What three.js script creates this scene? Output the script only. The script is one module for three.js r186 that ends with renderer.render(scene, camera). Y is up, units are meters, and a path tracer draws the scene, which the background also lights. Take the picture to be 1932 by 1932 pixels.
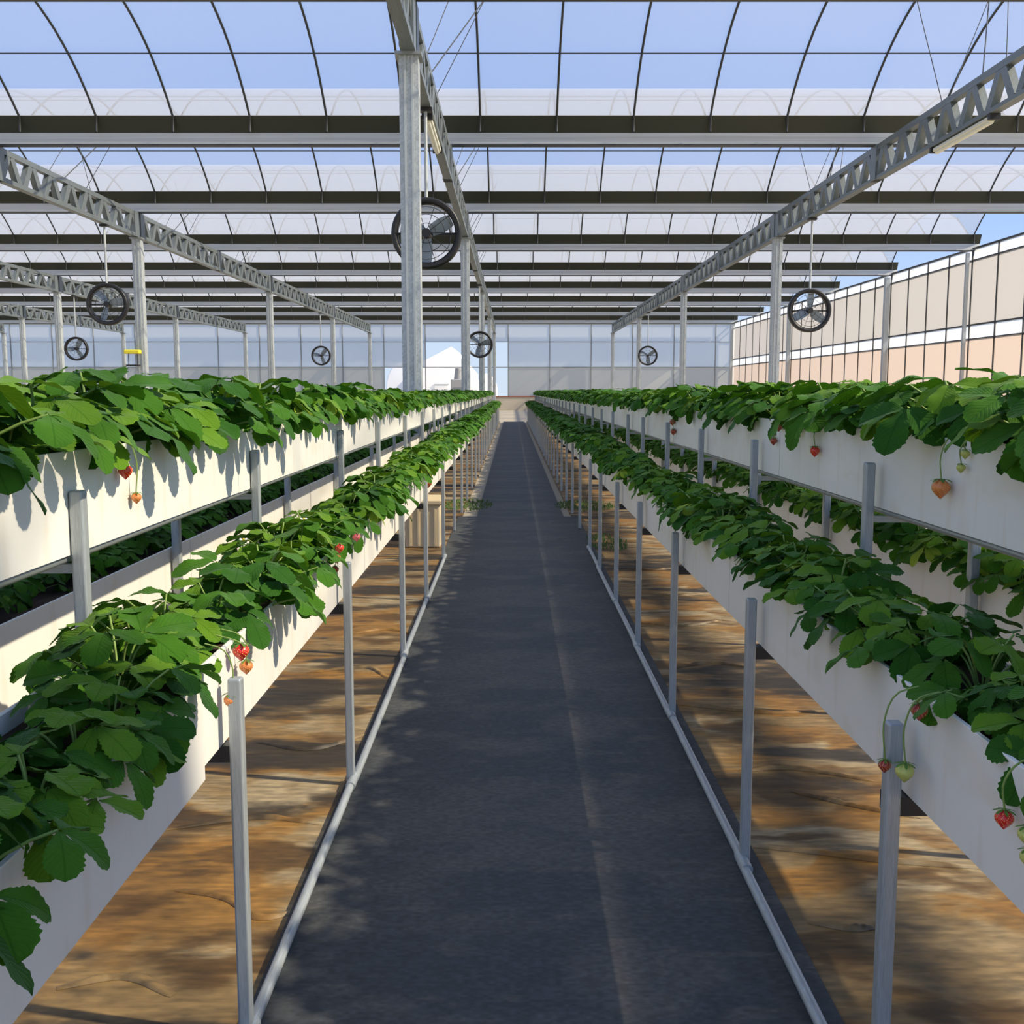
import * as THREE from 'three';
import { mergeGeometries } from 'three/addons/utils/BufferGeometryUtils.js';
import { RoundedBoxGeometry } from 'three/addons/geometries/RoundedBoxGeometry.js';

// ---------------------------------------------------------------- camera, sky, sun, exposure
const scene = new THREE.Scene();
const camera = new THREE.PerspectiveCamera(52.71, 1, 0.05, 600);
camera.position.set(0, 1.5, 0);
camera.rotation.set(-Math.atan(228 / 1950), 0, 0);

const renderer = new THREE.WebGLRenderer({ antialias: true });
renderer.toneMapping = THREE.LinearToneMapping;
renderer.toneMappingExposure = 1.18;
renderer.shadowMap.enabled = true;

{ // clear blue sky that pales towards the horizon
  const W = 256, H = 128, d = new Float32Array(W * H * 4);
  const zen = [0.17, 0.33, 0.74], mid = [0.2, 0.43, 0.96], hor = [0.58, 0.68, 0.78];
  for (let y = 0; y < H; y++) {
    const el = ((y + 0.5) / H - 0.5) * Math.PI, s = Math.max(0, Math.sin(el));
    for (let x = 0; x < W; x++) for (let c = 0; c < 3; c++) {
      const k = THREE.MathUtils.smoothstep(s, -0.04, 0.3), m = THREE.MathUtils.lerp(hor[c], mid[c], k), q = Math.max(0, (s - 0.3) / 0.7);
      d[(y * W + x) * 4 + c] = THREE.MathUtils.lerp(m, zen[c], q);
      d[(y * W + x) * 4 + 3] = 1;
    }
  }
  const t = new THREE.DataTexture(d, W, H, THREE.RGBAFormat, THREE.FloatType);
  t.mapping = THREE.EquirectangularReflectionMapping; t.magFilter = THREE.LinearFilter; t.needsUpdate = true;
  scene.background = t; scene.environment = t;
  scene.backgroundIntensity = 1.0; scene.environmentIntensity = 1.0;
}
const sun = new THREE.DirectionalLight(new THREE.Color().setRGB(1, 0.86, 0.64), 9.8);
sun.position.set(60, 53.1, 13); sun.target.position.set(0, 0, 0);
sun.castShadow = true; sun.shadow.radius = 2;
sun.shadow.mapSize.set(4096, 4096);
Object.assign(sun.shadow.camera, { left: -60, right: 60, top: 90, bottom: -90, near: 1, far: 220 });
scene.add(sun, sun.target);

// ---------------------------------------------------------------- helpers
let rs = 12345;
const rnd = () => { rs = (rs + 0x6d2b79f5) | 0; let t = Math.imul(rs ^ (rs >>> 15), 1 | rs); t = (t + Math.imul(t ^ (t >>> 7), 61 | t)) ^ t; return ((t ^ (t >>> 14)) >>> 0) / 4294967296; };
const rr = (a, b) => a + (b - a) * rnd();
const taken = {};
const numbered = (n) => { const k = taken[n] = (taken[n] ?? -1) + 1; return k ? n + '_' + String(k).padStart(3, '0') : n; };
function shadow(o) { o.traverse((m) => { if (m.isMesh) { m.castShadow = true; m.receiveShadow = true; } }); return o; }
function thing(name, label, category, pos = [0, 0, 0], group) {
  const o = new THREE.Group(); o.name = numbered(name); o.position.set(...pos);
  o.userData = { label, category }; if (group) o.userData.group = group;
  scene.add(o); return o;
}
function struct(name, label) { const o = new THREE.Group(); o.name = name; o.userData = { kind: 'structure', label }; scene.add(o); return o; }
function part(name, geo, mat, parent, pos) { const m = new THREE.Mesh(geo, mat); m.name = name; if (pos) m.position.set(...pos); m.castShadow = m.receiveShadow = true; parent.add(m); return m; }
const box = (w, h, d, x = 0, y = 0, z = 0) => new THREE.BoxGeometry(w, h, d).translate(x, y, z);
const rbox = (w, h, d, r = 0.01) => new RoundedBoxGeometry(w, h, d, 2, r);
const V = (x, y, z) => new THREE.Vector3(x, y, z);
function bar(a, b, w, h) { // a straight flat bar from a to b
  const l = a.distanceTo(b), g = new THREE.BoxGeometry(w, h, l);
  const m = new THREE.Matrix4().lookAt(a, b, V(0, 1, 0)); m.setPosition(a.clone().add(b).multiplyScalar(0.5));
  return g.applyMatrix4(m);
}
function tube(pts, r, seg = 8, rad = 6) { return new THREE.TubeGeometry(new THREE.CatmullRomCurve3(pts), seg, r, rad, false); }
function rod(a, b, r, rad = 6) { return new THREE.TubeGeometry(new THREE.LineCurve3(a, b), 1, r, rad, false); }
const ones = ['', 'first', 'second', 'third', 'fourth', 'fifth', 'sixth', 'seventh', 'eighth', 'ninth', 'tenth', 'eleventh', 'twelfth', 'thirteenth', 'fourteenth', 'fifteenth', 'sixteenth', 'seventeenth', 'eighteenth', 'nineteenth'];
const tens = { 2: ['twentieth', 'twenty'], 3: ['thirtieth', 'thirty'], 4: ['fortieth', 'forty'], 5: ['fiftieth', 'fifty'], 6: ['sixtieth', 'sixty'], 7: ['seventieth', 'seventy'], 8: ['eightieth', 'eighty'], 9: ['ninetieth', 'ninety'] };
const nth = (n) => n < 20 ? ones[n] : n % 10 ? tens[Math.floor(n / 10)][1] + '-' + ones[n % 10] : tens[n / 10][0];

// value noise
function hash(x, y, s) { let h = Math.imul(x, 374761393) + Math.imul(y, 668265263) + Math.imul(s, 2147483647 ^ 0x5bd1e995); h = Math.imul(h ^ (h >>> 13), 1274126177); return ((h ^ (h >>> 16)) >>> 0) / 4294967296; }
function vn(x, y, p, q, s) { // tileable with periods p, q
  const xi = Math.floor(x), yi = Math.floor(y), fx = x - xi, fy = y - yi, sx = fx * fx * (3 - 2 * fx), sy = fy * fy * (3 - 2 * fy);
  const m = (a, n) => ((a % n) + n) % n, X0 = m(xi, p), X1 = m(xi + 1, p), Y0 = m(yi, q), Y1 = m(yi + 1, q);
  const a = hash(X0, Y0, s), b = hash(X1, Y0, s), c = hash(X0, Y1, s), d = hash(X1, Y1, s);
  return (a + (b - a) * sx) * (1 - sy) + (c + (d - c) * sx) * sy;
}
function fbm(u, v, p, q, s, oct = 4) { let a = 0.5, t = 0, n = 0; for (let i = 0; i < oct; i++) { t += a * vn(u * p, v * q, p, q, s + i); n += a; a *= 0.5; p *= 2; q *= 2; } return t / n; }
function tex(W, H, fn, srgb = true) {
  const d = new Uint8Array(W * H * 4);
  for (let y = 0; y < H; y++) for (let x = 0; x < W; x++) { const c = fn(x / W, y / H); const i = (y * W + x) * 4; d[i] = c[0]; d[i + 1] = c[1]; d[i + 2] = c[2]; d[i + 3] = 255; }
  const t = new THREE.DataTexture(d, W, H); t.wrapS = t.wrapT = THREE.RepeatWrapping; t.magFilter = THREE.LinearFilter; t.minFilter = THREE.LinearMipmapLinearFilter; t.generateMipmaps = true;
  if (srgb) t.colorSpace = THREE.SRGBColorSpace; t.needsUpdate = true; return t;
}
const mix3 = (a, b, t) => [a[0] + (b[0] - a[0]) * t, a[1] + (b[1] - a[1]) * t, a[2] + (b[2] - a[2]) * t];
const sst = (x, a, b) => THREE.MathUtils.smoothstep(x, a, b);
const std = (r, g, b, o = {}) => new THREE.MeshStandardMaterial({ color: new THREE.Color().setRGB(r, g, b), roughness: 0.6, ...o });
const phy = (r, g, b, o = {}) => new THREE.MeshPhysicalMaterial({ color: new THREE.Color().setRGB(r, g, b), roughness: 0.6, ...o });

// ---------------------------------------------------------------- materials
const sheetTex = tex(2048, 2048, (u, v) => { // yellowed film: tan base, rusty and black wet stains, fine streaks across the walkway
  const w = fbm(u, v, 6, 6, 90) * 0.14;
  const a = fbm(u, v + w, 7, 15, 1, 6), b = fbm(u + w, v + w, 6, 10, 20, 6), c = fbm(u, v + w * 0.5, 9, 22, 40, 6), g = fbm(u, v, 40, 260, 60, 3), f = fbm(u, v, 90, 160, 66, 3);
  let col = mix3([132, 108, 70], [158, 142, 112], sst(b, 0.44, 0.66));
  col = mix3(col, [134, 92, 34], sst(a, 0.48, 0.64) * 0.8);
  col = mix3(col, [84, 60, 28], sst(c, 0.53, 0.68) * 0.85);
  col = mix3(col, [44, 38, 30], sst(fbm(u + w, v, 5, 12, 70, 6), 0.55, 0.68) * 0.9);
  const k = 0.6 + 0.42 * g + 0.26 * f; return col.map((x) => Math.max(0, Math.min(255, x * k)));
});
const sheetBump = tex(512, 512, (u, v) => { const h = 255 * (0.5 * fbm(u, v, 4, 12, 7, 5) + 0.5 * fbm(u, v, 16, 60, 17, 3)); return [h, h, h]; }, false);
const pathTex = tex(1024, 1024, (u, v) => {
  const a = fbm(u, v, 6, 8, 3, 5), g = fbm(u, v, 120, 200, 9, 2), b = fbm(u, v, 14, 40, 31, 4);
  let col = mix3([62, 66, 68], [80, 80, 78], sst(a, 0.4, 0.7));
  col = mix3(col, [96, 92, 84], sst(b, 0.6, 0.8) * 0.5);
  const k = 0.7 + 0.4 * g; return col.map((x) => x * k);
});
const trafTex = tex(512, 512, (u, v) => { // white film: faint vertical drip marks, dust towards the bottom edge
  const d = fbm(u, v, 60, 3, 5, 3), e = fbm(u, v, 8, 6, 15, 4);
  let col = mix3([236, 234, 226], [222, 214, 196], sst(d, 0.62, 0.85) * 0.35);
  col = mix3(col, [214, 198, 166], sst(e, 0.62, 0.8) * 0.25); return col;
});
const soilTex = tex(256, 256, (u, v) => { const g = fbm(u, v, 30, 30, 5, 3); return mix3([34, 24, 16], [74, 54, 36], g); });
const steelTex = tex(512, 512, (u, v) => { const g = fbm(u, v, 40, 40, 8, 3), l = fbm(u, v, 5, 5, 28, 4); const k = 200 + 46 * (g - 0.5) + 30 * (l - 0.5); return [k, k * 1.01, k * 1.01]; });
const leafTex = (() => { // leaf blade: pale midrib and side veins; u along the leaflet, v across
  const W = 256, H = 256;
  return tex(W, H, (u, v) => {
    const s = Math.abs(v - 0.5) * 2, vein = Math.abs((((u - s * 0.34) * 9) % 1 + 1) % 1 - 0.5) * 2;
    const k = fbm(u, v, 9, 9, 4, 4);
    let col = mix3([112, 168, 22], [138, 186, 30], k);
    col = mix3(col, [150, 196, 50], sst(vein, 0.8, 1) * 0.22);
    col = mix3(col, [170, 206, 80], sst(s, 0.05, 0.0) * 0.6);
    return col;
  });
})();
leafTex.wrapS = leafTex.wrapT = THREE.ClampToEdgeWrapping;
const leafBump = tex(256, 256, (u, v) => { const s = Math.abs(v - 0.5) * 2, vein = Math.abs((((u - s * 0.34) * 9) % 1 + 1) % 1 - 0.5) * 2; const h = 255 * (1 - 0.8 * sst(vein, 0.5, 1)) * sst(s, 0, 0.1); return [h, h, h]; }, false);
leafBump.wrapS = leafBump.wrapT = THREE.ClampToEdgeWrapping;

const leafOpt = { map: leafTex, bumpMap: leafBump, bumpScale: 0.0006, transmission: 0.3, thickness: 0, roughness: 0.92, specularIntensity: 0.3, clearcoat: 0.05, clearcoatRoughness: 0.4, side: THREE.DoubleSide };
const M = {
  leafDeep: phy(0.08, 0.2, 0.1, leafOpt), leafMid: phy(0.16, 0.3, 0.13, leafOpt), leafLight: phy(0.36, 0.45, 0.2, leafOpt), leafOld: phy(1, 0.8, 0.8, leafOpt),
  stem: std(0.2, 0.3, 0.06, { roughness: 0.6 }),
  film: std(0.93, 0.93, 0.93, { map: trafTex, roughness: 0.42 }), filmPlain: std(0.8, 0.8, 0.78, { roughness: 0.5 }),  // the second film is untextured, for the trough base panels
  soil: std(1, 1, 1, { map: soilTex, roughness: 1 }),
  steel: std(0.52, 0.55, 0.56, { map: steelTex, metalness: 0.45, roughness: 0.42 }),
  trussSteel: std(0.32, 0.36, 0.37, { map: steelTex, metalness: 0.4, roughness: 0.45 }),
  galv: std(0.8, 0.84, 0.84, { map: steelTex, metalness: 0.25, roughness: 0.5 }),
  post: std(0.62, 0.66, 0.68, { map: steelTex, metalness: 0.3, roughness: 0.42 }),
  black: std(0.012, 0.012, 0.013, { roughness: 0.45 }),
  arm: std(0.03, 0.03, 0.032, { roughness: 0.5 }),
  beam: std(0.95, 0.96, 0.94, { map: steelTex, metalness: 0.05, roughness: 0.5 }),
  gutterShaded: std(0.022, 0.027, 0.014, { roughness: 0.5 }),  // shade on the pan underside is put into this dark olive
  hoop: std(0.05, 0.055, 0.06, { metalness: 0.3, roughness: 0.5 }),  // the backlit look of the roof hoops is put into this near-black
  skin: phy(0.8, 0.82, 0.84, { transmission: 0.76, thickness: 0, roughness: 0.38, ior: 1.35, side: THREE.DoubleSide }),
  frost: phy(0.62, 0.66, 0.7, { transmission: 0.7, thickness: 0, roughness: 0.75, side: THREE.DoubleSide }),
  frostLow: phy(0.5, 0.5, 0.46, { transmission: 0.6, thickness: 0, roughness: 0.9, side: THREE.DoubleSide }),
  blind: phy(0.34, 0.33, 0.325, { transmission: 0.75, thickness: 0, roughness: 0.95, side: THREE.DoubleSide }),
  blindLow: phy(0.42, 0.345, 0.3, { transmission: 0.75, thickness: 0, roughness: 0.95, side: THREE.DoubleSide }),
  clearStrip: phy(0.95, 0.97, 1, { transmission: 0.85, thickness: 0, roughness: 0.6, side: THREE.DoubleSide }),
  knee: std(0.56, 0.5, 0.4, { roughness: 0.9 }), red: std(0.35, 0.13, 0.08, { roughness: 0.8 }),
  whiteFilm: phy(0.97, 0.97, 0.97, { transmission: 0.4, thickness: 0, roughness: 0.95, side: THREE.DoubleSide }),
  sheet: std(1, 1, 1, { map: sheetTex, bumpMap: sheetBump, bumpScale: 0.014, roughness: 0.6 }),
  mat: std(1, 1, 1, { map: pathTex, roughness: 0.72 }),
  soilFloor: std(0.4, 0.35, 0.27, { roughness: 1 }),
  outside: std(0.36, 0.35, 0.3, { roughness: 1 }),
  fanBlade: std(0.3, 0.36, 0.4, { roughness: 0.4 }),
  lamp: std(0.75, 0.74, 0.62, { roughness: 0.35 }),
  berry: phy(0.72, 0.02, 0.015, { roughness: 0.4, clearcoat: 0.4, clearcoatRoughness: 0.25 }), berryPale: phy(0.75, 0.22, 0.06, { roughness: 0.45, clearcoat: 0.3 }),
  berryDark: phy(0.35, 0.03, 0.02, { roughness: 0.4, clearcoat: 0.4 }), berryGreen: phy(0.5, 0.55, 0.13, { roughness: 0.5, clearcoat: 0.3 }), berryPink: phy(0.75, 0.12, 0.16, { roughness: 0.45 }),
  seed: std(0.7, 0.5, 0.12), petal: phy(0.92, 0.92, 0.9, { roughness: 0.7 }), pollen: std(0.75, 0.55, 0.05),
  moss: std(0.07, 0.12, 0.025, { roughness: 1 }), dust: std(0.5, 0.46, 0.4, { roughness: 1 }),
  yellow: std(0.8, 0.68, 0.02, { roughness: 0.5 }), crate: std(0.6, 0.5, 0.33, { roughness: 0.7 }), machine: std(0.42, 0.43, 0.44, { roughness: 0.7 }),
};

// ---------------------------------------------------------------- the setting: ground
const XL = -48.39, XR = 17.41, ZB = 83, STEP = 1.645;
{
  const f = struct('floor', 'dusty beige earth floor of the greenhouse');
  part('soil', box(XR - XL, 0.3, 90, (XR + XL) / 2, -0.175, -40), M.soilFloor, f);
  const o = struct('ground_outside', 'pale bare ground outside the greenhouse');
  part('soil', box(500, 0.3, 500, 0, -0.5, -100), M.outside, o);
}
function flat(x0, x1, z0, z1, y, thick, uvs = 0.28) { // ground sheet with uv in metres times uvs
  const g = box(x1 - x0, thick, z0 - z1, (x0 + x1) / 2, y - thick / 2, (z0 + z1) / 2), p = g.attributes.position, uv = g.attributes.uv;
  for (let i = 0; i < p.count; i++) uv.setXY(i, p.getX(i) * uvs, p.getZ(i) * uvs);
  return g;
}
function fold(pts, w, h) { // a wrinkle in the sheet: a low ridge along a line
  const c = new THREE.CatmullRomCurve3(pts.map((p) => V(p[0], 0, p[1]))), n = 22, pos = [], idx = [], uv = [];
  for (let i = 0; i <= n; i++) {
    const p = c.getPoint(i / n), t = c.getTangent(i / n), s = V(-t.z, 0, t.x), k = Math.sin(Math.PI * i / n) ** 0.5 * (0.7 + 0.5 * hash(i, 3, 8)), hh = h * k;
    [[-w, 0], [-w * 0.25, hh], [w * 0.1, hh * 0.9], [w * 0.3, -0.0]].forEach(([a, y]) => { const q = p.clone().addScaledVector(s, a * (0.5 + 0.5 * k)); pos.push(q.x, y + 0.001, q.z); uv.push(q.x * 0.28, q.z * 0.28); });
    if (i < n) for (let j = 0; j < 3; j++) { const a = i * 4 + j; idx.push(a, a + 1, a + 4, a + 1, a + 5, a + 4); }
  }
  const g = new THREE.BufferGeometry(); g.setAttribute('position', new THREE.Float32BufferAttribute(pos, 3)); g.setAttribute('uv', new THREE.Float32BufferAttribute(uv, 2)); g.setIndex(idx); g.computeVertexNormals(); return g;
}
const foldMat = M.sheet.clone(); foldMat.side = THREE.DoubleSide;
{
  const l = thing('ground_sheet', 'tan stained wrinkled plastic sheet on the ground left of the dark path', 'ground sheet');
  part('sheet', flat(-2.5, -0.6, 2, -52, 0, 0.02), M.sheet, l);
  [[[-1.02, -2.97], [-0.86, -2.92], [-0.72, -2.8], [-0.62, -2.84]], [[-1.3, -1.9], [-1.1, -2.0], [-0.95, -1.93]], [[-1.2, -3.4], [-0.9, -3.5], [-0.66, -3.45]], [[-1.1, -4.3], [-0.85, -4.2], [-0.64, -4.4]], [[-1.15, -2.45], [-1.0, -2.5], [-0.85, -2.42]], [[-1.1, -5.4], [-0.8, -5.5], [-0.66, -5.3]], [[-1.0, -6.3], [-0.8, -6.4], [-0.62, -6.3]]]
    .forEach((p) => part('fold', fold(p, 0.03, 0.012), foldMat, l));
  const r = thing('ground_sheet', 'tan stained wrinkled plastic sheet on the ground right of the dark path', 'ground sheet');
  part('sheet', flat(0.72, 2.7, 2, -52, 0, 0.02), M.sheet, r);
  [[[0.8, -3.27], [1.0, -3.22], [1.2, -3.16], [1.6, -3.1]], [[0.76, -4.85], [0.95, -4.78], [1.2, -4.7], [1.5, -4.74]], [[0.9, -3.95], [1.1, -3.98], [1.4, -3.85]], [[1.05, -3.75], [1.25, -3.6], [1.45, -3.5]], [[0.84, -2.78], [0.95, -2.74], [1.02, -2.75]], [[0.9, -5.5], [1.1, -5.6], [1.3, -5.5]], [[0.85, -6.6], [1.1, -6.5], [1.4, -6.7]], [[1.0, -7.6], [1.2, -7.5], [1.5, -7.6]], [[0.9, -8.7], [1.2, -8.6], [1.5, -8.8]]]
    .forEach((p) => part('fold', fold(p, 0.03, 0.013), foldMat, r));
  const p = thing('path_mat', 'dark grey woven ground mat forming the long walkway between the benches', 'path');
  part('mat', flat(-0.64, 0.79, 2, -12.3, 0.008, 0.008, 0.5), M.mat, p);
  part('mat', flat(-0.42, 0.62, -12.2, -51.5, 0.006, 0.006, 0.5), M.mat, p);
}

// ---------------------------------------------------------------- roof: gutters, arches, skin
const ZK = [0.2]; for (let k = 0; k <= 8; k++) ZK.push(14.72 + 8.46 * k); // distances of the gutters, the first unseen and placed to shadow the left trough
const GX = [XL - 0.2, XR + 0.3], GC = (GX[0] + GX[1]) / 2, GW = GX[1] - GX[0];
const HX = []; for (let n = -30; n <= 10; n++) HX.push(0.96 + STEP * n);
const gutterWords = (k) => k === 0 ? 'nearest galvanised roof gutter, unseen above the camera, placed for its shadow' : k === 1 ? 'galvanised roof gutter along the top edge of the picture' : 'galvanised roof gutter with shade painted on its dark back, crossing the roof, ' + (k === 9 ? 'last one above the back wall' : nth(k - 1) + ' from the top of the picture');
const gGeo = {
  beam: box(GW, 0.25, 0.14), pan: null,
  rim: box(GW, 0.03, 0.2),
};
{ // V-shaped gutter pan as an extruded profile
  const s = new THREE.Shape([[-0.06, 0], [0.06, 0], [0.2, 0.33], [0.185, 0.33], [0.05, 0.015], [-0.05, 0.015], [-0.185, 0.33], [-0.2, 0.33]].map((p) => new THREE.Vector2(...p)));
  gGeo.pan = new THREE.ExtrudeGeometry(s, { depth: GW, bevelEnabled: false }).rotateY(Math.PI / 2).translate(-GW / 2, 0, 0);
}
ZK.forEach((zk, k) => {
  const g = thing('roof_gutter', gutterWords(k), 'gutter', [GC, 6.78, -zk], 'roof gutters');
  part('beam', gGeo.beam, M.beam, g, [0, 0.135, 0]);
  part('flange', gGeo.rim, M.hoop, g, [0, 0.005, 0.02]);
  part('gutter_pan', gGeo.pan, M.gutterShaded, g, [0, 0.262, 0]);
});
{  // added blocker out of view; its shadow darkens the near left trough
  const t = thing('added_shade_screen', 'unseen grey screen added under the nearest roof gutter to shadow the left trough', 'screen', [GC, 6.32, -0.03]);
  const pos = [], idx = [], uv = [], n = 16;
  for (let i = 0; i <= n; i++) { const z = (-0.5 + i / n) * 1.2, y = 0.06 * Math.cos(i * 1.7) - 0.12 * Math.cos((i / n - 0.5) * Math.PI); pos.push(-GW / 2, y, z, GW / 2, y, z); uv.push(0, i / n, 1, i / n); if (i) { const a = i * 2 - 2; idx.push(a, a + 1, a + 2, a + 1, a + 3, a + 2); } }
  const g = new THREE.BufferGeometry(); g.setAttribute('position', new THREE.Float32BufferAttribute(pos, 3)); g.setAttribute('uv', new THREE.Float32BufferAttribute(uv, 2)); g.setIndex(idx); g.computeVertexNormals();
  part('cloth', g, std(0.5, 0.5, 0.5, { side: THREE.DoubleSide, roughness: 0.9 }), t);
  for (const z of [-0.6, 0.6]) part('carrier_wire', rod(V(-GW / 2, -0.01, z), V(GW / 2, -0.01, z), 0.01), M.hoop, t);
  for (let x = -48; x < 18; x += 6) part('hanger', rod(V(x - GC, 0, 0.3), V(x - GC, 0.47, 0.3), 0.008), M.hoop, t);
}
function arc(z0, z1, y, rise, n) { // points of a roof arch from gutter to gutter
  const h = Math.abs(z1 - z0) / 2, R = (h * h + rise * rise) / (2 * rise), c = (z0 + z1) / 2, out = [];
  const a = Math.asin(h / R);
  for (let i = 0; i <= n; i++) { const t = -a + 2 * a * i / n; out.push([y + Math.cos(t) * R - (R - rise), c - Math.sin(t) * R]); }
  return out;
}
const ySpring = 7.3, RISE = 1.6;
for (let k = 0; k < 9; k++) {
  const z0 = -ZK[k], z1 = -ZK[k + 1], roof = struct(k ? 'ceiling_' + k : 'ceiling_near', 'arched clear roof bay on thin dark hoops');
  const P = arc(z0 - 0.16, z1 + 0.16, ySpring + 0.03, RISE, 16), Q = arc(z0 - 0.16, z1 + 0.16, ySpring, RISE, 16);
  // skin panel between two hoops
  const pos = [], idx = [], uv = [];
  P.forEach(([y, z], i) => { pos.push(0, y, z, STEP, y, z); uv.push(0, i / 16, 1, i / 16); if (i) { const a = i * 2 - 2; idx.push(a, a + 1, a + 2, a + 1, a + 3, a + 2); } });
  const sg = new THREE.BufferGeometry(); sg.setAttribute('position', new THREE.Float32BufferAttribute(pos, 3)); sg.setAttribute('uv', new THREE.Float32BufferAttribute(uv, 2)); sg.setIndex(idx); sg.computeVertexNormals();
  const pts = [V(0, 7.02, z0 - 0.14), ...Q.map(([y, z]) => V(0, y, z)), V(0, 7.02, z1 + 0.22)];
  const hg = new THREE.TubeGeometry(new THREE.CatmullRomCurve3(pts, false, 'catmullrom', 0.1), 26, 0.026, 5, false);
  HX.forEach((x, i) => {
    part('hoop', hg, M.hoop, roof, [x, 0, 0]);
    if (i < HX.length - 1) part('panel', sg, M.skin, roof, [x, 0, 0]);
  });
  for (const t of [3, 8, 13]) part('purlin', box(GW - 0.4, 0.022, 0.022, GC, Q[t][0] - 0.03, Q[t][1]), M.hoop, roof);
}

// ---------------------------------------------------------------- lattice trusses, pillars
const TX = [-40.0, -30.6, -21.0, -11.2, -1.4, 7.94];
const side = { '-40': 'far left', '-30.6': 'third from left', '-21': 'second left of centre', '-11.2': 'left', '-1.4': 'centre', '7.94': 'right' };
const TT = 6.78, TB = 6.05, PL = 16.92, NP = 16;
const webs = [], pitch = PL / NP;
for (let i = 0; i < NP; i++) {
  const a = -i * pitch, m = a - pitch * 0.5, b = a - pitch;
  webs.push(bar(V(0, TB + 0.05, a - 0.1), V(0, TT - 0.07, m + 0.04), 0.13, 0.18), bar(V(0, TT - 0.07, m - 0.04), V(0, TB + 0.05, b + 0.1), 0.13, 0.18));
}
const chordT = box(0.14, 0.12, PL - 0.1, 0, TT - 0.06, -PL / 2), chordB = box(0.16, 0.07, PL - 0.1, 0, TB + 0.035, -PL / 2), lip = box(0.012, 0.1, PL - 0.1, 0.086, TB + 0.05, -PL / 2);
const plate = box(0.2, TT - TB, 0.34, 0, (TT + TB) / 2, 0);
const trussWord = ['nearest', 'second', 'third', 'fourth', 'farthest'];
const tCol = { '7.94': std(0.2, 0.23, 0.25, { map: steelTex, metalness: 0.3, roughness: 0.5 }) };
TX.forEach((x) => {
  for (let s = 0; s < 5; s++) {
    const z0 = -(14.72 + PL * (s - 1));
    if (s === 0 && x < -12) continue;
    if (s === 1 && x < -22) continue;
    if (s === 2 && x < -32) continue;
    const mt = M.trussSteel, t = thing('roof_truss', 'grey steel lattice truss with zigzag webs in the ' + side[String(x)] + ' line, ' + trussWord[s] + ' span', 'truss', [x, 0, z0], 'lattice trusses');
    part('top_chord', chordT, mt, t); part('bottom_chord', chordB, mt, t); part('chord_lip', lip, mt, t);
    webs.forEach((w) => part('web_bar', w, mt, t));
    part('end_plate', plate, mt, t, [0, 0, -0.24]); part('middle_plate', plate, mt, t, [0, 0, -PL / 2]); part('end_plate', plate, mt, t, [0, 0, -PL + 0.24]);
  }
});
const pillarWords = { '7.94': 'right', '-1.4': 'centre', '-11.2': 'left', '-21': 'second left', '-30.6': 'third left', '-40': 'far left', '17.3': 'side wall' };
const pillarG = (() => { // C-section column
  const s = new THREE.Shape([[-0.125, -0.125], [0.125, -0.125], [0.125, 0.125], [-0.125, 0.125]].map((p) => new THREE.Vector2(...p)));
  return new THREE.ExtrudeGeometry(s, { depth: TB, bevelEnabled: true, bevelSize: 0.006, bevelThickness: 0.001, bevelSegments: 1 }).rotateX(-Math.PI / 2);
})();
const rib = box(0.03, TB, 0.03);
for (const [x, ks] of [[-1.4, [0, 2, 4, 6, 8]], [7.94, [2, 4, 6, 8]], [-11.2, [2, 4, 6, 8]], [-21, [4, 6, 8]], [-30.6, [6, 8]], [-40, [8]], [17.3, [3, 4, 6, 8]]]) {
  ks.forEach((k, i) => {
    const zz = -(14.72 + 8.46 * k), wall = x > 17, t = thing('pillar', wall ? 'slender grey steel column standing against the right hand wall, ' + nth(i + 1) + ' from the right edge' : 'galvanised square steel pillar carrying the ' + pillarWords[String(x)] + ' truss line, ' + nth(i + 1) + ' from the viewer', 'pillar', [x, 0, zz], 'roof pillars');
    if (wall) part('shaft', box(k === 3 ? 0.12 : 0.22, 6.7, k === 3 ? 0.12 : 0.22, 0, 3.35, 0), M.galv, t);
    else {
      part('shaft', pillarG, M.galv, t);
      part('rib', rib, M.galv, t, [0.05, TB / 2, 0.135]); part('rib', rib, M.galv, t, [-0.05, TB / 2, 0.135]);
      part('cap_plate', box(0.36, 0.04, 0.4), M.steel, t, [0, TB - 0.022, 0]);
    }
    part('base_plate', box(0.4, 0.03, 0.4), M.steel, t, [0, 0.006, 0]);
  });
}
// thin tie rods from the hoops to the truss tops
const rodWords = { '-11.2': 'left', '-1.4': 'centre', '7.94': 'right' };
for (const x of [-11.2, -1.4, 7.94]) for (let k = 0; k < 4; k++) {
  const c = -(14.72 + 8.46 * k + 4.2), t = thing('tie_rods', 'thin dark tie rods fanning from the roof arch to the ' + rodWords[String(x)] + ' truss, ' + nth(k + 1) + ' roof bay', 'tie rod', [x, 0, c], 'roof tie rods');
  const yT = TT + 0.005, ap = ySpring + RISE - 0.04;
  part('rod', rod(V(0, yT, 0.75), V(0.9, ap - 0.14, -1.2), 0.012), M.hoop, t);
  part('rod', rod(V(0, yT, -0.6), V(0.9, ap - 0.14, -1.2), 0.008), M.hoop, t);
  part('rod', rod(V(0, yT, -0.9), V(-0.5, ap - 0.12, -1.1), 0.008), M.hoop, t);
  part('rod', rod(V(0, yT, 1.6), V(0.6, ap, 0.2), 0.008), M.hoop, t);
}
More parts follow.
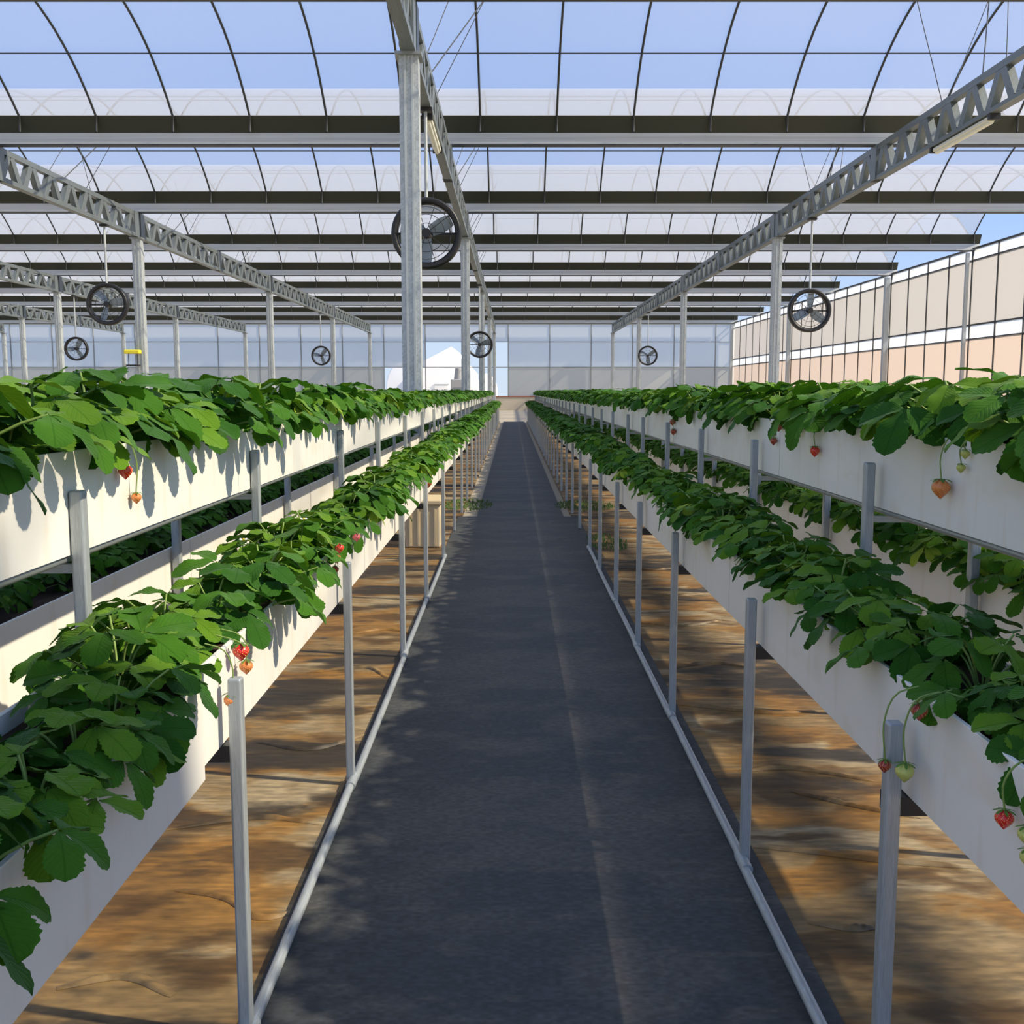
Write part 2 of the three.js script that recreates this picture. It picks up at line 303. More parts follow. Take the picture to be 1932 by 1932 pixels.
// unlit batten lamps under the trusses
for (const [x, w] of [[7.94, 'right'], [-1.4, 'centre']]) {
  const t = thing('batten_lamp', 'pale unlit batten lamp fixed under the ' + w + ' truss', 'lamp', [x + (x < 0 ? 0 : 0.02), TB - 0.01, -18.9]);
  part('housing', rbox(0.14, 0.07, 2.3, 0.02), M.lamp, t, [0, -0.045, 0]);
  part('diffuser', new THREE.CylinderGeometry(0.045, 0.045, 2.2, 10).rotateX(Math.PI / 2), std(0.8, 0.8, 0.66, { roughness: 0.3 }), t, [0, -0.09, 0]);
  for (const s of [-1, 1]) part('end_clip', box(0.18, 0.1, 0.09), M.black, t, [0, -0.04, s * 1.2]);
}

// ---------------------------------------------------------------- circulation fans
const fanG = (() => {
  const ringProfile = [[0.47, -0.07], [0.54, -0.1], [0.575, -0.06], [0.57, 0], [0.575, 0.06], [0.54, 0.1], [0.47, 0.07], [0.475, 0], [0.47, -0.07]].map((p) => new THREE.Vector2(...p));
  const ring = new THREE.LatheGeometry(ringProfile, 48).rotateX(Math.PI / 2);
  const wires = [];
  for (const r of [0.16, 0.3, 0.42]) wires.push(new THREE.TorusGeometry(r, 0.005, 4, 32).translate(0, 0, 0.085));
  for (let i = 0; i < 10; i++) { const a = i / 10 * 6.283; wires.push(rod(V(Math.cos(a) * 0.07, Math.sin(a) * 0.07, 0.085), V(Math.cos(a) * 0.52, Math.sin(a) * 0.52, 0.085), 0.005, 4)); }
  const guard = mergeGeometries(wires.map((g) => g.toNonIndexed()));
  const pos = [], idx = [];
  for (let i = 0; i <= 6; i++) for (let j = 0; j <= 3; j++) { const r = 0.08 + 0.38 * i / 6, w = (0.06 + 0.07 * Math.sin(Math.PI * (0.25 + 0.6 * i / 6))), s = j / 3 * 2 - 1, tw = 0.75 - 0.4 * i / 6; pos.push(r, s * w * Math.cos(tw), s * w * Math.sin(tw) * 0.9); if (i < 6 && j < 3) { const a = i * 4 + j; idx.push(a, a + 1, a + 4, a + 1, a + 5, a + 4); } }
  const blade = new THREE.BufferGeometry(); blade.setAttribute('position', new THREE.Float32BufferAttribute(pos, 3)); blade.setIndex(idx); blade.computeVertexNormals();
  return { ring, guard, blade, hub: new THREE.CylinderGeometry(0.075, 0.09, 0.24, 20).rotateX(Math.PI / 2), arm: box(1.02, 0.035, 0.02, 0, 0, -0.075) };
})();
const bladeMat = M.fanBlade.clone(); bladeMat.side = THREE.DoubleSide;
for (const [x, y, z, lab, spin] of [
  [-1.4, 4.065, 17.37, 'large black ringed air circulation fan partly behind the nearest centre pillar', 0.5],
  [-11.2, 3.89, 29.1, 'black ringed circulation fan hanging under the left truss beside a pillar', 0.2],
  [7.94, 3.637, 28.04, 'black ringed circulation fan hanging in front of the right side wall', 1.5],
  [-1.4, 3.506, 45.29, 'small distant black fan behind the farther centre pillar near the white tunnel', 0.3],
  [-11.2, 3.57, 61.3, 'tiny distant black fan against the back wall left of the white tunnel', 0.9],
  [7.94, 3.564, 61.1, 'tiny distant black fan against the back wall right of the aisle', 0.6],
  [-21, 3.53, 50.4, 'small black fan low at far left above the plants', 1.1]]) {
  const t = thing('circulation_fan', lab, 'fan', [x, y, -z], 'air circulation fans');
  part('ring', fanG.ring, M.black, t); part('guard', fanG.guard, M.black, t); part('motor', fanG.hub, M.black, t); part('motor_arm', fanG.arm, M.black, t);
  for (let i = 0; i < 3; i++) part('blade', fanG.blade, bladeMat, t).rotation.z = spin + i * Math.PI / 1.5;
  part('hanger', rod(V(0, 0.56, 0), V(0, TB - y, 0), 0.03), M.galv, t);
  part('hanger_clamp', box(0.22, 0.06, 0.16), M.black, t, [0, TB - y - 0.03, 0]);
}

// ---------------------------------------------------------------- walls
{
  const w = struct('wall_right', 'glazed right side wall with beige blinds between dark mullions'), X = XR + 0.1;
  const z0 = 14.72 + 2.115 * 4, n = 28;
  for (let i = 0; i < n; i++) {
    const a = z0 + i * 2.115, b = Math.min(a + 2.115, ZB), L = b - a; if (L < 0.3) break;
    const mid = -(a + b) / 2;
    part('mullion', box(0.07, 6.85, 0.06), M.hoop, w, [X, 3.425, -a]);
    for (const [y0, y1, m] of [[0.6, 3.45, M.blindLow], [3.5, 3.98, M.clearStrip], [4.03, 6.4, M.blind], [6.45, 6.82, M.clearStrip]]) part('panel', new THREE.PlaneGeometry(L - 0.07, y1 - y0).rotateY(-Math.PI / 2), m, w, [X, (y0 + y1) / 2, mid]);
  }
  for (const [y, h] of [[6.86, 0.07], [6.425, 0.04], [4.0, 0.06], [3.475, 0.04]]) part('rail', box(0.1, h, ZB - z0), M.hoop, w, [X, y, -(ZB + z0) / 2]);
  part('kerb', box(0.2, 0.62, ZB - z0), M.knee, w, [X, 0.29, -(ZB + z0) / 2]);
  part('corner_post', box(0.3, 6.8, 0.3), std(0.8, 0.8, 0.8), w, [X - 0.1, 3.4, -ZB + 0.4]);

  const b = struct('wall_back', 'glazed grey back wall with thin mullions');
  const MX = []; for (let i = -15; i <= 5; i++) MX.push(-0.3 + 3.29 * i);
  MX.push(XR);
  const tiers = [[1.12, 3.36, M.frostLow], [3.41, 5.36, M.frost], [5.4, 6.74, M.frost]];
  for (let i = 0; i < MX.length; i++) {
    part('mullion', box(0.07, 5.7, 0.08), M.steel, b, [MX[i], 3.93, -ZB]);
    if (i === MX.length - 1) break;
    const L = MX[i + 1] - MX[i]; if (L < 0.4) continue;
    tiers.forEach(([y0, y1, m], t) => {
      const open = MX[i] > -10.5 && MX[i] < -3 && t === 0 || MX[i] > -8 && MX[i] < -3 && t === 1;
      if (!open) part('pane', new THREE.PlaneGeometry(L - 0.07, y1 - y0), m, b, [(MX[i] + MX[i + 1]) / 2, (y0 + y1) / 2, -ZB]);
    });
  }
  const L = XR - MX[0], c = (XR + MX[0]) / 2;
  for (const [y, h] of [[6.77, 0.06], [5.38, 0.04], [3.385, 0.06]]) part('rail', box(L, h, 0.1), M.steel, b, [c, y, -ZB]);
  part('knee_wall', box(L, 1.05, 0.25), M.knee, b, [c, 0.5, -ZB]);
  part('coping', box(L, 0.09, 0.32), M.red, b, [c, 1.07, -ZB]);
  // gable infill above the wall under the last gutter
  part('gutter_closure', box(L, 0.25, 0.06), M.galv, b, [c, 6.92, -ZB]);
}

// ---------------------------------------------------------------- outside, behind the back wall
function tunnel(x, z, w, h, len, round, lab) {
  const t = thing('polytunnel', lab, 'polytunnel', [x, -0.35, -z]);
  const s = new THREE.Shape();
  if (round) { s.moveTo(-w, 0); s.lineTo(-w, h * 0.35); s.bezierCurveTo(-w, h * 0.8, -w * 0.55, h, 0, h); s.bezierCurveTo(w * 0.55, h, w, h * 0.8, w, h * 0.35); s.lineTo(w, 0); }
  else { s.moveTo(-w, 0); s.lineTo(-w, h * 0.72); s.lineTo(w * 0.25, h); s.lineTo(w, h * 0.62); s.lineTo(w, 0); }
  part('film', new THREE.ExtrudeGeometry(s, { depth: len, bevelEnabled: true, bevelSize: 0.06, bevelThickness: 0.06, bevelSegments: 2 }).translate(0, 0, -len), M.whiteFilm, t);
  const door = part('door', rbox(w * 0.5, h * 0.42, 0.06, 0.02), M.whiteFilm, t, [-w * 0.1, h * 0.22, 0.1]);
  part('door_frame', box(w * 0.54, 0.07, 0.1), M.galv, door, [0, h * 0.21, 0]);
}
tunnel(-6.05, 93, 2.5, 5.7, 14, false, 'bright white pitched tunnel house outside, seen behind the centre pillar');
tunnel(-10.2, 97, 1.5, 4.4, 14, true, 'rounded white tunnel end outside, left of the centre pillar');
tunnel(-2.4, 96, 0.85, 3.4, 14, true, 'narrow white tunnel end outside beside the farther centre pillar');
{
  const t = thing('heater_unit', 'grey machine cabinet in front of the white tunnel opening', 'machine', [-4.15, 0, -80.5]);
  part('cabinet', rbox(1.1, 2.4, 0.9, 0.05), M.machine, t, [0, 1.2, 0]); part('duct', new THREE.CylinderGeometry(0.28, 0.4, 0.9, 16), M.machine, t, [0.05, 2.8, 0]);
  part('panel_door', box(0.8, 1.4, 0.03), M.steel, t, [0, 1.1, 0.46]);
}
{
  const t = thing('insect_trap', 'small yellow hood on two thin legs beside the left pillar', 'trap', [-11.3, 0, -30.6]);
  t.position.set(-11.36, 2.27, -31.3);
  part('hood', rbox(0.46, 0.12, 0.24, 0.03), M.yellow, t, [0, 0.4, 0]);
  for (const s of [-1, 1]) part('leg', rod(V(s * 0.13, -0.0, 0), V(s * 0.13, 0.36, 0), 0.012), M.arm, t);
  part('tray', box(0.36, 0.04, 0.22), M.black, t, [0, 0, 0]);
  part('mounting_stay', box(0.06, 0.03, 0.24), M.steel, t, [0.12, 0.015, -0.1]);
}
{
  const t = thing('storage_crate', 'beige upright bin on the ground under the left lower trough', 'bin', [-0.86, 0, -10.1]);
  part('body', rbox(0.34, 0.42, 0.5, 0.02), M.crate, t, [0, 0.21, 0]); part('lid', rbox(0.38, 0.05, 0.54, 0.015), M.crate, t, [0, 0.44, 0]);
  for (let i = 0; i < 4; i++) part('rib', box(0.015, 0.36, 0.012), M.crate, t, [-0.12 + i * 0.08, 0.2, 0.255]);
}

// ---------------------------------------------------------------- growing benches
// rows: outer face x (towards the aisle), inner x, bottom and top of the side, label
const ZEND = -50, ZST = 0.4;
const ROWS = {
  leftLow: { s: -1, x: 0.66, w: 0.27, y0: 0.705, y1: 0.92, lab: 'long white planting trough on the lower left tier beside the dark path', pl: 'lower left trough' },
  leftUp: { s: -1, x: 0.97, w: 0.26, y0: 1.145, y1: 1.372, lab: 'long white planting trough on the upper left tier', pl: 'upper left trough' },
  leftBack: { s: -1, x: 1.275, w: 0.26, y0: 0.705, y1: 0.92, lab: 'white planting trough half hidden under the upper left trough', pl: 'trough under the upper left one' },
  rightLow: { s: 1, x: 0.78, w: 0.27, y0: 0.71, y1: 0.93, lab: 'long white planting trough on the lower right tier beside the dark path', pl: 'lower right trough' },
  rightUp: { s: 1, x: 1.13, w: 0.26, y0: 1.145, y1: 1.38, lab: 'long white planting trough on the upper right tier', pl: 'upper right trough' },
  rightBack: { s: 1, x: 1.45, w: 0.2, y0: 0.71, y1: 0.93, lab: 'white planting trough seen in the gap under the upper right trough', pl: 'trough under the upper right one' },
};
function panelGeo(h, len) { // side panel with a turned-out lip, outside towards +x, running along -z from 0
  const s = new THREE.Shape([[0, 0], [-0.01, 0], [-0.01, h - 0.001], [-0.008, h], [-0.001, h], [0, h - 0.002]].map((p) => new THREE.Vector2(...p)));
  const g = new THREE.ExtrudeGeometry(s, { depth: len, bevelEnabled: false }).translate(0, 0, -len);
  const p = g.attributes.position, uv = g.attributes.uv; for (let i = 0; i < p.count; i++) uv.setXY(i, p.getZ(i) * 0.45, p.getY(i) * 1.2);
  return g;
}
const joints = { leftLow: -2.1, leftUp: -1.2, leftBack: -1.6, rightLow: -1.2, rightUp: -1.9, rightBack: -1.7 };
for (const [key, r] of Object.entries(ROWS)) {
  rs = 500 + key.length * 7;
  const t = thing('planting_trough', r.lab, 'trough', [r.s * r.x, 0, 0], 'white planting troughs'), h = r.y1 - r.y0;
  const zEnd = key === 'leftBack' ? -14.3 : ZEND, edges = [ZST]; for (let z = joints[key]; z > zEnd + 0.2; z -= 2.45) edges.push(z); edges.push(zEnd);
  for (let i = 0; i < edges.length - 1; i++) {
    const len = edges[i] - edges[i + 1] - 0.006, g = panelGeo(h, len), first = key === 'leftLow' && i === 0;
    const m = part('side_panel', g, M.film, t, [0, r.y0 - (first ? 0.018 : rr(0, 0.004)), edges[i] - 0.003]); m.scale.x = -r.s;
    m.position.x = -r.s * (first ? 0.014 : rr(0, 0.004));
    const q = part('rear_panel', g, M.film, t, [r.s * r.w, r.y0, edges[i] - 0.003]); q.scale.x = r.s;
  }
  const L = ZST - zEnd, zc = (ZST + zEnd) / 2;
  part('base_panel', box(r.w - 0.03, 0.012, L), M.filmPlain, t, [r.s * r.w / 2, r.y0 + 0.008, zc]);
  part('growing_medium', box(r.w - 0.03, h - 0.05, L), M.soil, t, [r.s * r.w / 2, r.y0 + 0.015 + (h - 0.05) / 2, zc]);
  if (/Up/.test(key)) part('edge_pipe', new THREE.CylinderGeometry(0.011, 0.011, L, 10).rotateX(Math.PI / 2), M.steel, t, [r.s * 0.016, r.y0 - 0.011, zc]);
  for (const z of [ZST - 0.01, zEnd + 0.01]) part('end_panel', box(r.w, h, 0.012), M.film, t, [r.s * r.w / 2, r.y0 + h / 2, z]);
}
// steel frames that carry them
const postGeo = (h) => new RoundedBoxGeometry(0.031, h, 0.031, 2, 0.006).translate(0, h / 2, 0);
const pg = { lo: postGeo(0.855), up: postGeo(0.617) };
const stations = { l: [0.5, 2.25, 3.82, 5.74, 7.34, 9.22, 11.01, 12.64, 14.14], r: [0.6, 1.94, 3.14, 4.64, 5.95, 7.24, 8.61, 9.73, 11.2, 12.6] };
while (stations.l.at(-1) < 48) stations.l.push(stations.l.at(-1) + 1.72);
while (stations.r.at(-1) < 48.5) stations.r.push(stations.r.at(-1) + 1.4);
for (const [sd, s, low, up, back] of [['l', -1, 0.618, 0.95, 1.252], ['r', 1, 0.74, 1.088, 1.42]]) {
  const t = thing('bench_frame', 'grey steel posts and ground rail carrying the ' + (sd === 'l' ? 'left' : 'right') + ' tiers of troughs', 'bench frame');
  const out = sd === 'l' ? 1.565 : 1.74;
  for (const z of stations[sd]) {
    part('post', pg.lo, M.post, t, [s * low, 0.01, -z]);
    part('post', pg.up, M.post, t, [s * up, 0.668, -z]);
    part('post', pg.up, M.post, t, [s * back, 0.668, -z]);
    part('post', pg.lo, M.post, t, [s * out, 0, -z]);
    part('crossbar', box(out - low, 0.038, 0.045), M.arm, t, [s * (out + low) / 2, sd === 'l' ? 0.682 : 0.687, -z - 0.036]);
    part('tie_bar', box(back - up, 0.02, 0.016), M.post, t, [s * (back + up) / 2, 1.11, -z - 0.01]);
  }
  const n = stations[sd].filter((z) => z < 9.8);
  for (let i = 0; i < n.length; i++) { // rail lengths meet in sleeves at each post
    const a = i ? n[i - 1] : -0.6, b = n[i];
    part('ground_rail', new THREE.CylinderGeometry(0.015, 0.015, b - a, 10).rotateX(Math.PI / 2), M.post, t, [s * (low - 0.012) + (i % 2 ? 0.003 : -0.003), 0.023, -(a + b) / 2]);
    part('rail_sleeve', new THREE.CylinderGeometry(0.019, 0.019, 0.11, 10).rotateX(Math.PI / 2), M.post, t, [s * (low - 0.01), 0.024, -b + 0.03]);
  }
}

// ---------------------------------------------------------------- strawberry plants
function leaflet(L, W, foldK, curl, seed, n = 20, m = 4) {
  const pos = [], uv = [], idx = [];
  for (let i = 0; i <= n; i++) {
    const t = i / n, wv = W * Math.pow(Math.min(1, t * 1.02), 0.72) * Math.pow(Math.max(0, 1 - Math.pow(t, 3.2)), 0.62) * 1.06;
    for (let j = 0; j <= m; j++) {
      const s = j / m * 2 - 1, edge = Math.abs(s) === 1, saw = edge && t > 0.22 && t < 0.99 ? (i % 2 ? 1.09 : 0.97) : 1;
      const w = wv * s * saw, rip = 0.05 * W * Math.sin(t * 13 + seed) * s * s;
      pos.push(L * t * (edge && i % 2 ? 1.015 : 1), foldK * Math.abs(s) * wv * (1 - 0.35 * Math.abs(s)) - curl * L * t * t + rip, w); uv.push(t, j / m);
      if (i < n && j < m) { const a = i * (m + 1) + j; idx.push(a, a + 1, a + m + 1, a + 1, a + m + 2, a + m + 1); }
    }
  }
  const g = new THREE.BufferGeometry(); g.setAttribute('position', new THREE.Float32BufferAttribute(pos, 3)); g.setAttribute('uv', new THREE.Float32BufferAttribute(uv, 2)); g.setIndex(idx); g.computeVertexNormals(); return g;
}
const LG = [[0.32, 0.3], [0.2, 0.16], [0.45, 0.1], [0.28, 0.42], [0.12, 0.3]].map(([f, c], i) => leaflet(1, 0.47 + 0.035 * (i % 3), f, c, i * 2.1));
const LGlow = [[0.32, 0.3], [0.2, 0.16], [0.28, 0.42]].map(([f, c], i) => leaflet(1, 0.48, f, c, i * 2.1, 6, 2));
rs = 4242;
function plantSpec() { // a list of leaves: petiole end, leaf frame, size
  const n = 14 + Math.floor(rnd() * 4), out = [], a0 = rnd() * 6.28;
  for (let i = 0; i < n; i++) {
    const q = i / (n - 1), az = a0 + i * 2.4 + rr(-0.3, 0.3), el = THREE.MathUtils.lerp(1.35, 0.38, Math.pow(q, 0.8)) + rr(-0.1, 0.1), len = rr(0.1, 0.165) * (0.9 + 0.2 * q);
    const end = V(Math.cos(az) * Math.cos(el) * len, Math.sin(el) * len, Math.sin(az) * Math.cos(el) * len);
    const pitch = THREE.MathUtils.lerp(0.1, -0.62, q) + rr(-0.3, 0.25), L = rr(0.07, 0.102) * (i === 0 ? 0.75 : 1), tilt = rr(-0.35, 0.35);
    const kind = i < 2 ? 'leafLight' : rnd() < 0.04 ? 'leafOld' : rnd() < 0.3 ? 'leafLight' : rnd() < 0.6 ? 'leafMid' : 'leafDeep';
    const lf = []; // three leaflets
    for (const [yaw, k] of [[0, 1], [1.25, 0.92], [-1.25, 0.92]]) {
      const m = new THREE.Matrix4().makeTranslation(end.x, end.y, end.z)
        .multiply(new THREE.Matrix4().makeRotationY(-az)).multiply(new THREE.Matrix4().makeRotationZ(pitch)).multiply(new THREE.Matrix4().makeRotationX(tilt))
        .multiply(new THREE.Matrix4().makeRotationY(yaw + rr(-0.12, 0.12))).multiply(new THREE.Matrix4().makeRotationZ(rr(-0.25, 0.05)))
        .multiply(new THREE.Matrix4().makeTranslation(0.004, 0, 0)).multiply(new THREE.Matrix4().makeScale(L * k, L * k, L * k * rr(0.92, 1.08)));
      lf.push([m, Math.floor(rnd() * 5)]);
    }
    out.push({ end, lf, kind });
  }
  return out;
}
const petiole = (e, rad = 5, seg = 5) => new THREE.TubeGeometry(new THREE.QuadraticBezierCurve3(V(0, -0.02, 0), V(e.x * 0.35, e.y * 0.75, e.z * 0.35), e), seg, 0.0024, rad, false);
const specs = []; for (let i = 0; i < 7; i++) specs.push(plantSpec());
function mkNear(spec) { // every leaflet a mesh of its own
  const p = new THREE.Group();
  for (const l of spec) {
    const lf = part('leaf', petiole(l.end), M.stem, p);
    for (const [m, gi] of l.lf) { const q = part('leaflet', LG[gi], M[l.kind], lf); m.decompose(q.position, q.quaternion, q.scale); }
  }
  return p;
}
function leafMesh(l, low) { return mergeGeometries(l.lf.map(([m, gi]) => (low ? LGlow[gi % 3] : LG[gi]).clone().applyMatrix4(m))); }
function mkMid(spec) { // each leaf, of three leaflets, a mesh
  const p = new THREE.Group();
  const st = mergeGeometries(spec.map((l) => petiole(l.end, 4, 3))); part('stalks', st, M.stem, p);
  for (const l of spec) part('leaf', leafMesh(l, false), M[l.kind], p);
  return p;
}
const nearP = specs.map(mkNear), midP = specs.map(mkMid);
const farGeo = specs.slice(0, 4).map((s) => ({ light: mergeGeometries(s.filter((l) => l.kind !== 'leafDeep').map((l) => leafMesh(l, true))), }));
const far = []; // matrices for the plants beyond the counted ones
const limits = { leftLow: 12.2, leftUp: 12.8, leftBack: 3.2, rightLow: 12.2, rightUp: 12.8, rightBack: 7.4 };
const spacing = 0.195;
const fruiting = { leftUp: [2.52, 2.6], leftLow: [2.28, 2.4, 3.66, 4.16], rightUp: [2.6, 3.77, 4.35, 7.15], rightLow: [1.5, 1.9] }; // where trusses of fruit hang out, the plants sit farther back
for (const [key, r] of Object.entries(ROWS)) {
  rs = 9000 + key.length * 31 + (r.s > 0 ? 7 : 0) + Math.round(r.x * 100);
  let n = 0; const start = /Low/.test(key) ? 1.05 : key === 'rightUp' || key === 'leftUp' ? 1.75 : 2.3;
  for (let z = start; z < 49.6; z += spacing * (z > 12 ? 1.25 : 1) * rr(0.9, 1.1)) {
    const back = (fruiting[key] ?? []).some((q) => Math.abs(q - z) < (key === 'rightLow' ? 0.09 : 0.13)) ? (key === 'rightLow' ? 0.12 : 0.3) : 0;
    const cx = r.s * (r.x + r.w * (back + (key === 'leftLow' && z < 1.95 ? rr(0.12, 0.32) : /Low/.test(key) ? rr(0.24, 0.5) : key === 'leftBack' ? 0.72 : rr(0.3, 0.56)))), y = r.y1 - (key === 'leftLow' && z < 1.95 ? 0.06 : 0.035), turn = rnd() * 6.283, sc = rr(0.9, 1.2) * (key === 'leftBack' ? 0.62 : key === 'rightBack' ? 0.85 : /Up/.test(key) ? THREE.MathUtils.lerp(1.36, 1.05, Math.min(1, Math.max(0, z - 2) / 9)) : z < 2.6 ? 0.95 : 1.03), v = Math.floor(rnd() * specs.length);
    if (z < limits[key]) {
      const o = (z < 5 ? nearP : midP)[v].clone(); n++;
      o.name = numbered('strawberry_plant'); o.position.set(cx, y, -z); o.rotation.y = turn; o.scale.setScalar(sc);
      o.userData = { label: 'strawberry plant in the ' + r.pl + ', ' + nth(n) + ' from the near end', category: 'plant', group: 'strawberry plants in the ' + r.pl };
      scene.add(o);
    } else if (!/Back/.test(key) || z < 24) far.push([v % 4, new THREE.Matrix4().compose(V(cx, y, -z), new THREE.Quaternion().setFromEuler(new THREE.Euler(0, turn, 0)), V(sc, sc, sc).multiplyScalar(1.05))]);
  }
}
{
  const geo = mergeGeometries(specs.slice(0, 2).flatMap((s, i) => s.map((l) => leafMesh(l, true).translate(0, 0, i * 0.12 - 0.06))));
  const im = new THREE.InstancedMesh(geo, M.leafMid, far.length);
  const c = new THREE.Color(); rs = 31;
  far.forEach(([, m], i) => { im.setMatrixAt(i, m); const k = rr(0.65, 1.35); im.setColorAt(i, c.setRGB(k, k * rr(0.9, 1.05), k)); });
  im.name = 'distant_strawberry_plants'; im.userData = { kind: 'stuff', label: 'continuous green strawberry foliage in the far stretches of the troughs', category: 'plants' };
  im.castShadow = im.receiveShadow = true; scene.add(im);
}

// ---------------------------------------------------------------- hanging strawberries
const berryProfile = []; for (let i = 0; i <= 14; i++) { const t = i / 14; berryProfile.push(new THREE.Vector2(Math.max(0.0001, 0.5 * Math.pow(Math.sin(Math.PI * Math.pow(t, 1.3) * 0.95 + 0.02), 0.75)), -1.1 * (1 - t))); }
const berryG = new THREE.LatheGeometry(berryProfile.map((p) => new THREE.Vector2(p.x, p.y)), 18);
const calyxG = (() => {
  const gs = [];
  for (let i = 0; i < 7; i++) { const g = leaflet(0.6, 0.14, 0.2, 0.5, i, 6, 2); g.rotateZ(0.25).rotateY(i / 7 * 6.283); gs.push(g); }
  return mergeGeometries(gs);
})();
const seedsG = (() => {
  const gs = []; let k = 0;
  for (let i = 3; i < 13; i++) { const t = i / 14 + 0.02, R = 0.5 * Math.pow(Math.sin(Math.PI * Math.pow(t, 1.3) * 0.95 + 0.02), 0.75), n = Math.max(4, Math.round(R * 22)); for (let j = 0; j < n; j++) { const a = (j + (k % 2) * 0.5) / n * 6.283; gs.push(new THREE.OctahedronGeometry(0.028, 0).scale(1, 1.5, 1).translate(Math.cos(a) * R, -1.1 * (1 - t), Math.sin(a) * R)); } k++; }
  return mergeGeometries(gs);
})();
const calyxMat = M.leafMid.clone(); calyxMat.map = null; calyxMat.bumpMap = null; calyxMat.color.setRGB(0.12, 0.25, 0.04);
function berry(x, y, z, size, mat, stemTop, lab) {
  const t = thing('strawberry', lab, 'strawberry', [x, y, z], 'hanging strawberries');
  const fr = part('fruit', berryG, mat, t, [0, size * 0.55, 0]); fr.scale.setScalar(size);
  const sd = part('seeds', seedsG, M.seed, fr); sd.userData.kind = 'stuff';
  const ca = part('calyx', calyxG, calyxMat, t, [0, size * 0.55, 0]); ca.scale.setScalar(size);
  const d = stemTop - y, sx = x < 0 ? -1 : 1;
  part('stalk', tube([V(0, size * 0.55, 0), V(-sx * 0.006, d * 0.6, 0.004), V(sx * 0.012, d * 0.97, 0.012), V(sx * 0.05, d + 0.012, 0.02)], 0.0018, 10, 5), M.stem, t);
}
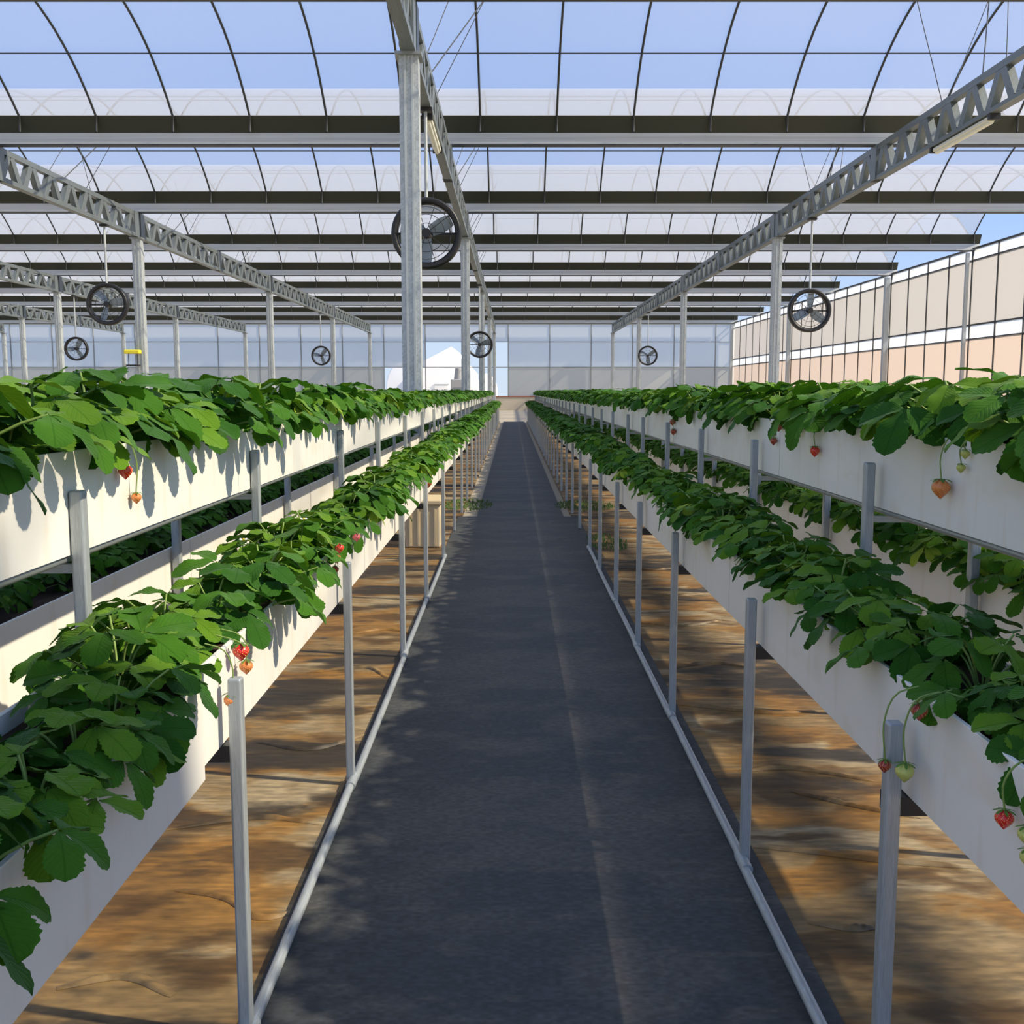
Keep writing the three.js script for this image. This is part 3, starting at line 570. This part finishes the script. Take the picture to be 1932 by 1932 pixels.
for (const a of [
  [-0.945, 1.304, -2.52, 0.034, M.berry, 1.385, 'ripe red strawberry hanging on the upper left trough face, upper of two'],
  [-0.95, 1.231, -2.6, 0.026, M.berryPale, 1.385, 'small orange red strawberry low on the upper left trough face'],
  [-0.625, 0.902, -2.33, 0.038, M.berry, 0.935, 'ripe red strawberry at the lower left trough rim above a steel post'],
  [-0.63, 0.85, -2.39, 0.032, M.berryPale, 0.935, 'orange strawberry just below the ripe red one above the steel post'],
  [-0.628, 0.81, -2.25, 0.034, M.berryPale, 0.935, 'pale orange strawberry beside the top of the nearest left post'],
  [-0.63, 0.93, -3.73, 0.034, M.berry, 0.945, 'red strawberry on the lower left trough, topmost of a cluster of three'],
  [-0.632, 0.9, -3.68, 0.03, M.berry, 0.935, 'red strawberry on the lower left trough, middle of a cluster of three'],
  [-0.632, 0.866, -3.64, 0.028, M.berryDark, 0.935, 'dull red strawberry on the lower left trough, lowest of a cluster of three'],
  [-0.632, 0.909, -4.16, 0.034, M.berryPink, 0.94, 'pink strawberry on the lower left trough behind the cluster of three'],
  [1.11, 1.35, -4.31, 0.032, M.berryDark, 1.39, 'dark red strawberry on the upper right trough, upper of a pair'],
  [1.11, 1.288, -4.39, 0.03, M.berryDark, 1.39, 'dark red strawberry on the upper right trough, lower of a pair'],
  [1.105, 1.281, -3.77, 0.036, M.berry, 1.39, 'red strawberry hanging alone on the upper right trough face'],
  [1.1, 1.25, -2.64, 0.046, M.berryPale, 1.39, 'large half ripe orange strawberry hanging from a long stalk on the upper right trough'],
  [1.11, 1.346, -2.53, 0.022, M.berryGreen, 1.39, 'small green unripe strawberry at the rim of the upper right trough'],
  [1.11, 1.31, -2.55, 0.022, M.berryGreen, 1.39, 'small green unripe strawberry below the upper right trough rim'],
  [1.11, 1.285, -7.17, 0.04, M.berryDark, 1.385, 'dull red strawberry far along the upper right trough, upper of two'],
  [1.11, 1.221, -7.12, 0.04, M.berryDark, 1.385, 'dull red strawberry far along the upper right trough, lower of two'],
  [0.71, 0.79, -1.9, 0.024, M.berryDark, 0.94, 'small red strawberry in front of the nearest right post'],
  [0.735, 0.79, -1.865, 0.034, M.berryGreen, 0.94, 'yellow and orange half ripe strawberry beside the nearest right post'],
  [0.755, 0.909, -1.86, 0.03, M.berryDark, 0.945, 'long red strawberry tucked under leaves above the nearest right post'],
  [0.755, 0.847, -1.52, 0.028, M.berry, 0.945, 'red strawberry hanging near the right edge on the lower right trough'],
  [0.755, 0.852, -1.45, 0.026, M.berryGreen, 0.945, 'yellow green unripe strawberry at the right edge, upper of two'],
  [0.755, 0.822, -1.44, 0.026, M.berryGreen, 0.945, 'yellow green unripe strawberry at the right edge, lower of two'],
  [-0.63, 0.81, -7.72, 0.06, M.berryDark, 0.935, 'brownish red strawberry far along the lower left trough'],
]) berry(...a);
// white blossoms
for (const [x, y, z, lab] of [[-0.72, 1.06, -3.55, 'white strawberry blossom over the middle of the lower left plants'], [-0.84, 1.02, -2.75, 'white strawberry blossom between the near lower left plants'], [-0.8, 1.06, -3.05, 'white strawberry blossom among lower left leaves']]) {
  const t = thing('strawberry_blossom', lab, 'flower', [x, y, z], 'strawberry blossoms');
  for (let i = 0; i < 5; i++) part('petal', leaflet(0.016, 0.008, -0.2, -0.2, i, 6, 2), M.petal, t).rotation.y = i / 5 * 6.283;
  part('flower_centre', new THREE.SphereGeometry(0.005, 10, 8), M.pollen, t);
  part('stalk', tube([V(0, 0, 0), V(-0.01, -0.06, 0), V(-0.02, 0.89 - y, 0.01)], 0.0016, 6, 5), M.stem, t);
}
// weeds beside the path
for (const [x, z, w, d, n, lab] of [[-0.6, 13.6, 0.34, 0.7, 420, 'dark green mossy weeds at the left edge of the path'], [0.95, 13.5, 0.4, 0.6, 420, 'dark green mossy weeds at the right edge of the path'], [0.95, 10.2, 0.2, 0.6, 160, 'yellow green weed tuft under the lower right trough']]) {
  rs = Math.round(n + w * 100); const gs = [];
  for (let i = 0; i < n; i++) { const a = rnd() * 6.28, q = Math.sqrt(rnd()), h = rr(0.012, 0.04), lean = rr(-0.03, 0.03); const g = new THREE.ConeGeometry(rr(0.006, 0.014), h, 3, 1).translate(0, h / 2, 0).rotateX(lean * 12).rotateZ(rr(-0.5, 0.5)).translate(Math.cos(a) * q * w, 0, Math.sin(a) * q * d); gs.push(g); }
  const m = new THREE.Mesh(mergeGeometries(gs), M.moss); m.name = numbered('weeds'); m.position.set(x, 0.004, -z); m.userData = { label: lab, category: 'weeds', kind: 'stuff' }; m.castShadow = m.receiveShadow = true; scene.add(m);
}
renderer.render(scene, camera);
